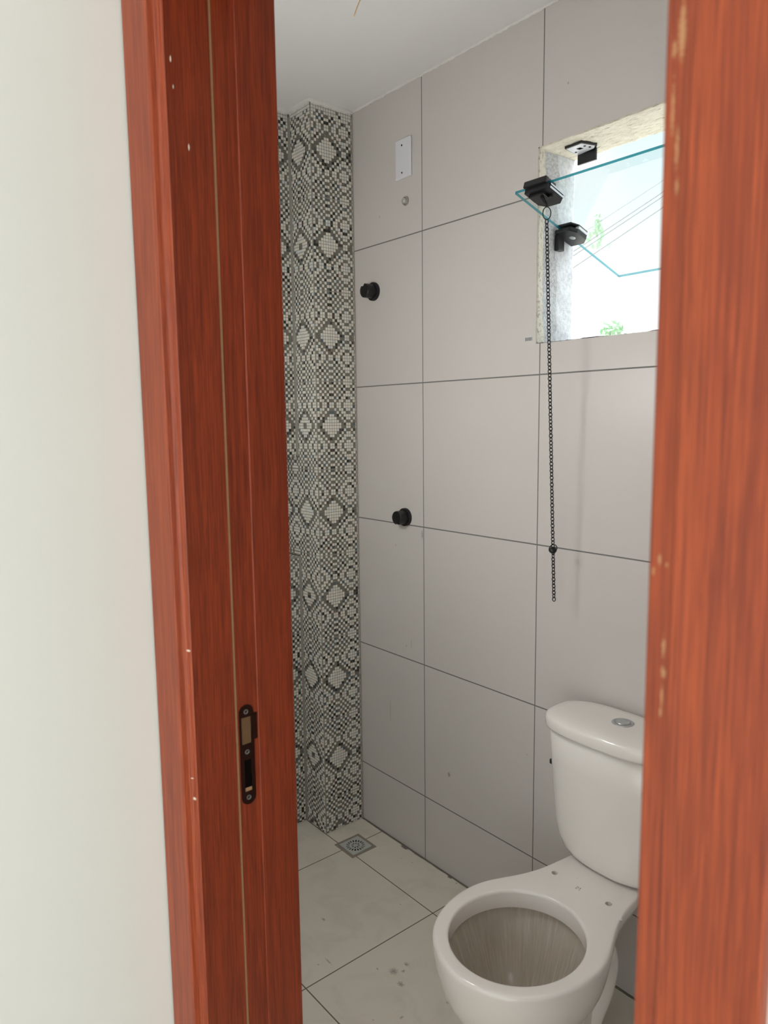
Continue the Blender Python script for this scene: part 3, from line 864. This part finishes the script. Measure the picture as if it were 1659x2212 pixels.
obj('drain_well', add_lathe(bmesh.new(), [(.035, 0), (.035, .0003)], (dx, dy, .0006), (0, 0, 1), 32), M_DARK, dn)
plate('grate', loops, .0024, Matrix.Translation((dx+.002, dy-.001, .0022)), simple('grey_plastic_grate', (190, 192, 188), .35, var=.03), dn)

# unseen globe added as lamp light for the bathroom, hidden by the left jamb
LX, LY, LZ, LE = -1.42, .705, 1.60, 31
fill = root('fill_globe', (LX, DW1, LZ), 'unseen white globe added as lamp on the bathroom side of the door wall, beside the doorway', 'fill')
obj('fill_base', add_lathe(bmesh.new(), [(.045, 0), (.045, .012), (.035, .022), (.012, .026), (.012, .07)], (LX, DW1, LZ), (0, 1, 0), 32), M_WHITEP, fill)
t = NT('fill_glow'); t.b.inputs['Emission Color'].default_value = (1, .985, .965, 1); t.b.inputs['Emission Strength'].default_value = LE
obj('globe', add_lathe(bmesh.new(), [(.075*math.sin(a*PI/14), -.075*math.cos(a*PI/14)) for a in range(15)], (LX, LY, LZ), (0, 0, 1), 32), t.m, fill, True)
# loose wire from the ceiling
w0 = Vector((-1.3879, 1.07, 2.3813))
pts = [w0, Vector((-1.383, 1.073, 2.395)), Vector((-1.376, 1.077, 2.410)), Vector((-1.366, 1.083, 2.430)), Vector((-1.352, 1.092, 2.465)), Vector((-1.345, 1.10, 2.500)), Vector((-1.344, 1.10, CEIL))]
o = obj('ceiling_wire', add_tube(bmesh.new(), pts, .0011, 8), M_BRASS, None, True)
tag(o, 'short bare copper wire end hanging down from the white ceiling', 'wire')

# ------------------------------------------------------------------ outside the window
struct('ground_outside', box(-30, 20, 1.8, 60, -.6, -.5), simple('pale_concrete', (176, 172, 164), .9, var=.2, vs=.5))
for i, (za, zb2, dl) in enumerate(((3.80, 4.42, 0), (3.73, 4.36, .0), (3.50, 4.19, 0), (4.05, 4.60, 0))):
    a = Vector((-9.5, 9+dl, za-.95)); b = Vector((-2.5, 9+dl, zb2+.95*((zb2-za)/.62)))
    P = []
    for k in range(25):
        t = k/24; p = a.lerp(b, t); p.z -= .10*4*t*(1-t)*.3; P.append(p)
    o = obj('power_line', add_tube(bmesh.new(), P, .0045 if i < 3 else .0025, 6), simple('wire_grey', (90, 95, 100), .7))
    tag(o, ['upper of the two close grey power lines crossing the sky outside the window', 'lower of the two close grey power lines crossing the sky outside the window',
            'lowest single grey power line crossing the sky outside the window', 'faint highest grey power line crossing the sky outside the window'][i], 'power line', 'power lines outside')
M_LEAF = simple('leaf_green', (150, 185, 150), .6, var=.3, vs=4); M_BARK = simple('bark', (190, 186, 176), .9)
def tree(cx, cy, zt, zc0, rad, n, label, seed, lean=0):
    rg = random.Random(seed); r = root('garden_tree', (cx-lean, cy, -.5), label, 'tree')
    bm = bmesh.new(); P = [Vector((cx+.05*math.sin(i)-lean*(1-(i/10)**3), cy, -.5+(zt+.3)*i/10)) for i in range(11)]
    add_tube(bm, P, [.045*(1-i/12) for i in range(11)], 8)
    lf = bmesh.new()
    for i in range(n):
        h = rg.uniform(zc0, zt); rr = rad*(1-.7*(h-zc0)/(zt-zc0+.01))
        a = rg.uniform(0, 2*PI); q = rg.uniform(.1, 1)*rr
        c = Vector((cx+q*math.cos(a), cy+q*math.sin(a), h))
        if i % 12 == 0: add_tube(bm, [Vector((cx, cy, h-.1)), c], .008, 5)
        u = Vector((rg.gauss(0, 1), rg.gauss(0, 1), rg.gauss(0, 1))).normalized(); w = u.orthogonal().normalized()
        L = .07; vs = [lf.verts.new(c+p) for p in (u*-L, w*L*.35, u*L, w*-L*.35)]
        lf.faces.new(vs)
    obj('trunk', bm, M_BARK, r); obj('foliage', lf, M_LEAF, r)
tree(-6.50, 9.4, 4.42, 3.95, .20, 46, 'sparse green tree top seen through the tilted glass pane', 5, 1.6)
tree(-6.55, 9.9, 2.92, 2.2, .45, 260, 'low green tree at the bottom left corner of the window view', 8)

# ------------------------------------------------------------------ world
WGLOW, WUP = 0, 2.3
W = bpy.data.worlds.new('World'); scn.world = W; W.use_nodes = True
nt = W.node_tree; N_ = nt.nodes; Lk = nt.links; bg = N_['Background']
tc = N_.new('ShaderNodeTexCoord'); sep = N_.new('ShaderNodeSeparateXYZ'); Lk.new(tc.outputs['Generated'], sep.inputs[0])
rp = N_.new('ShaderNodeValToRGB'); Lk.new(sep.outputs[2], rp.inputs[0]); e = rp.color_ramp.elements
e[0].position = 0.0; e[0].color = (.75, .75, .74, 1); e[1].position = .55; e[1].color = (.42, .62, .75, 1)
e.new(.20).color = (.44, .455, .455, 1); e.new(.36).color = (.30, .39, .405, 1)
ns = N_.new('ShaderNodeTexNoise'); Lk.new(tc.outputs['Generated'], ns.inputs['Vector']); ns.inputs['Scale'].default_value = 5; ns.inputs['Detail'].default_value = 6
cr = N_.new('ShaderNodeValToRGB'); Lk.new(ns.outputs['Fac'], cr.inputs[0]); c2 = cr.color_ramp.elements
c2[0].position = .44; c2[0].color = (0, 0, 0, 1); c2[1].position = .60; c2[1].color = (1, 1, 1, 1)
mx = N_.new('ShaderNodeMix'); mx.data_type = 'RGBA'; Lk.new(cr.outputs[0], mx.inputs[0]); Lk.new(rp.outputs[0], mx.inputs[6]); mx.inputs[7].default_value = (.42, .425, .425, 1)
sd = Vector((-.10, .70, .70)).normalized()
dt = N_.new('ShaderNodeVectorMath'); dt.operation = 'DOT_PRODUCT'; Lk.new(tc.outputs['Generated'], dt.inputs[0]); dt.inputs[1].default_value = sd
cl = N_.new('ShaderNodeMath'); cl.operation = 'MAXIMUM'; Lk.new(dt.outputs['Value'], cl.inputs[0]); cl.inputs[1].default_value = 0
pw = N_.new('ShaderNodeMath'); pw.operation = 'POWER'; Lk.new(cl.outputs[0], pw.inputs[0]); pw.inputs[1].default_value = 300
gm = N_.new('ShaderNodeMath'); gm.operation = 'MULTIPLY'; Lk.new(pw.outputs[0], gm.inputs[0]); gm.inputs[1].default_value = WGLOW
ad = N_.new('ShaderNodeMix'); ad.data_type = 'RGBA'; ad.blend_type = 'ADD'; ad.clamp_result = False; ad.inputs[0].default_value = 1
Lk.new(mx.outputs[2], ad.inputs[6]); Lk.new(gm.outputs[0], ad.inputs[7])
up = N_.new('ShaderNodeMapRange'); Lk.new(sep.outputs[2], up.inputs[0]); up.inputs[1].default_value = .44; up.inputs[2].default_value = .62; up.inputs[4].default_value = WUP
a2 = N_.new('ShaderNodeMix'); a2.data_type = 'RGBA'; a2.blend_type = 'ADD'; a2.clamp_result = False; a2.inputs[0].default_value = 1
Lk.new(ad.outputs[2], a2.inputs[6]); Lk.new(up.outputs[0], a2.inputs[7])
Lk.new(a2.outputs[2], bg.inputs['Color']); bg.inputs['Strength'].default_value = 2.0

def area(name, loc, rot, sx, sy, power, col=(1, 1, 1), portal=False):
    l = bpy.data.lights.new(name, 'AREA'); l.shape = 'RECTANGLE'; l.size = sx; l.size_y = sy; l.energy = power; l.color = col
    o = bpy.data.objects.new(name, l); COL.objects.link(o); o.location = loc; o.rotation_euler = rot
    if portal: l.cycles.is_portal = True
    return o
area('window_portal', ((WX0+WX1)/2, WOUT+.02, (WZ0+WZ1)/2), (-PI/2, 0, 0), WX1-WX0, WZ1-WZ0, 1, portal=True)
area('hall_side_fill', (HX1-.03, -1.25, 1.15), (0, PI/2, 0), 2.2, 2.1, 36, (1, .985, .96))  # added fill light in front of the solid side wall, no window there
area('hall_back_fill', (1.0, HY0+.02, OZ/2), (PI/2, 0, 0), 3.4, OZ, 11, (1, .985, .96))  # added fill light across the hall opening, on top of the sky

# ------------------------------------------------------------------ camera
cd = bpy.data.cameras.new('camera'); cam = bpy.data.objects.new('camera', cd); COL.objects.link(cam)
cd.sensor_fit = 'AUTO'; cd.sensor_width = 36; cd.lens = 1580.785*36/2212; cd.clip_start = .02
rr, uu, ff = Vector((0.6344, 0.7729, -0.0117)), Vector((-.0883, .0877, .9922)), Vector((-.7670, .6295, -.1239))
yaw, pit, rol = math.radians(50.62402), math.radians(-7.11691), math.radians(-.67781)
ff = Vector((-math.sin(yaw)*math.cos(pit), math.cos(yaw)*math.cos(pit), math.sin(pit)))
r0v = Vector((math.cos(yaw), math.sin(yaw), 0)); u0v = r0v.cross(ff)
rr = r0v*math.cos(rol)+u0v*math.sin(rol); uu = -r0v*math.sin(rol)+u0v*math.cos(rol)
cam.matrix_world = Matrix(((rr.x, uu.x, -ff.x, 0), (rr.y, uu.y, -ff.y, 0), (rr.z, uu.z, -ff.z, CAMZ), (0, 0, 0, 1)))
cd.dof.use_dof = True; cd.dof.focus_distance = 2.05; cd.dof.aperture_fstop = 7.1
scn.camera = cam
vs = scn.view_settings; vs.view_transform = 'Standard'; vs.look = 'None'; vs.exposure = 0.35; vs.gamma = 1; vs.use_curve_mapping = False
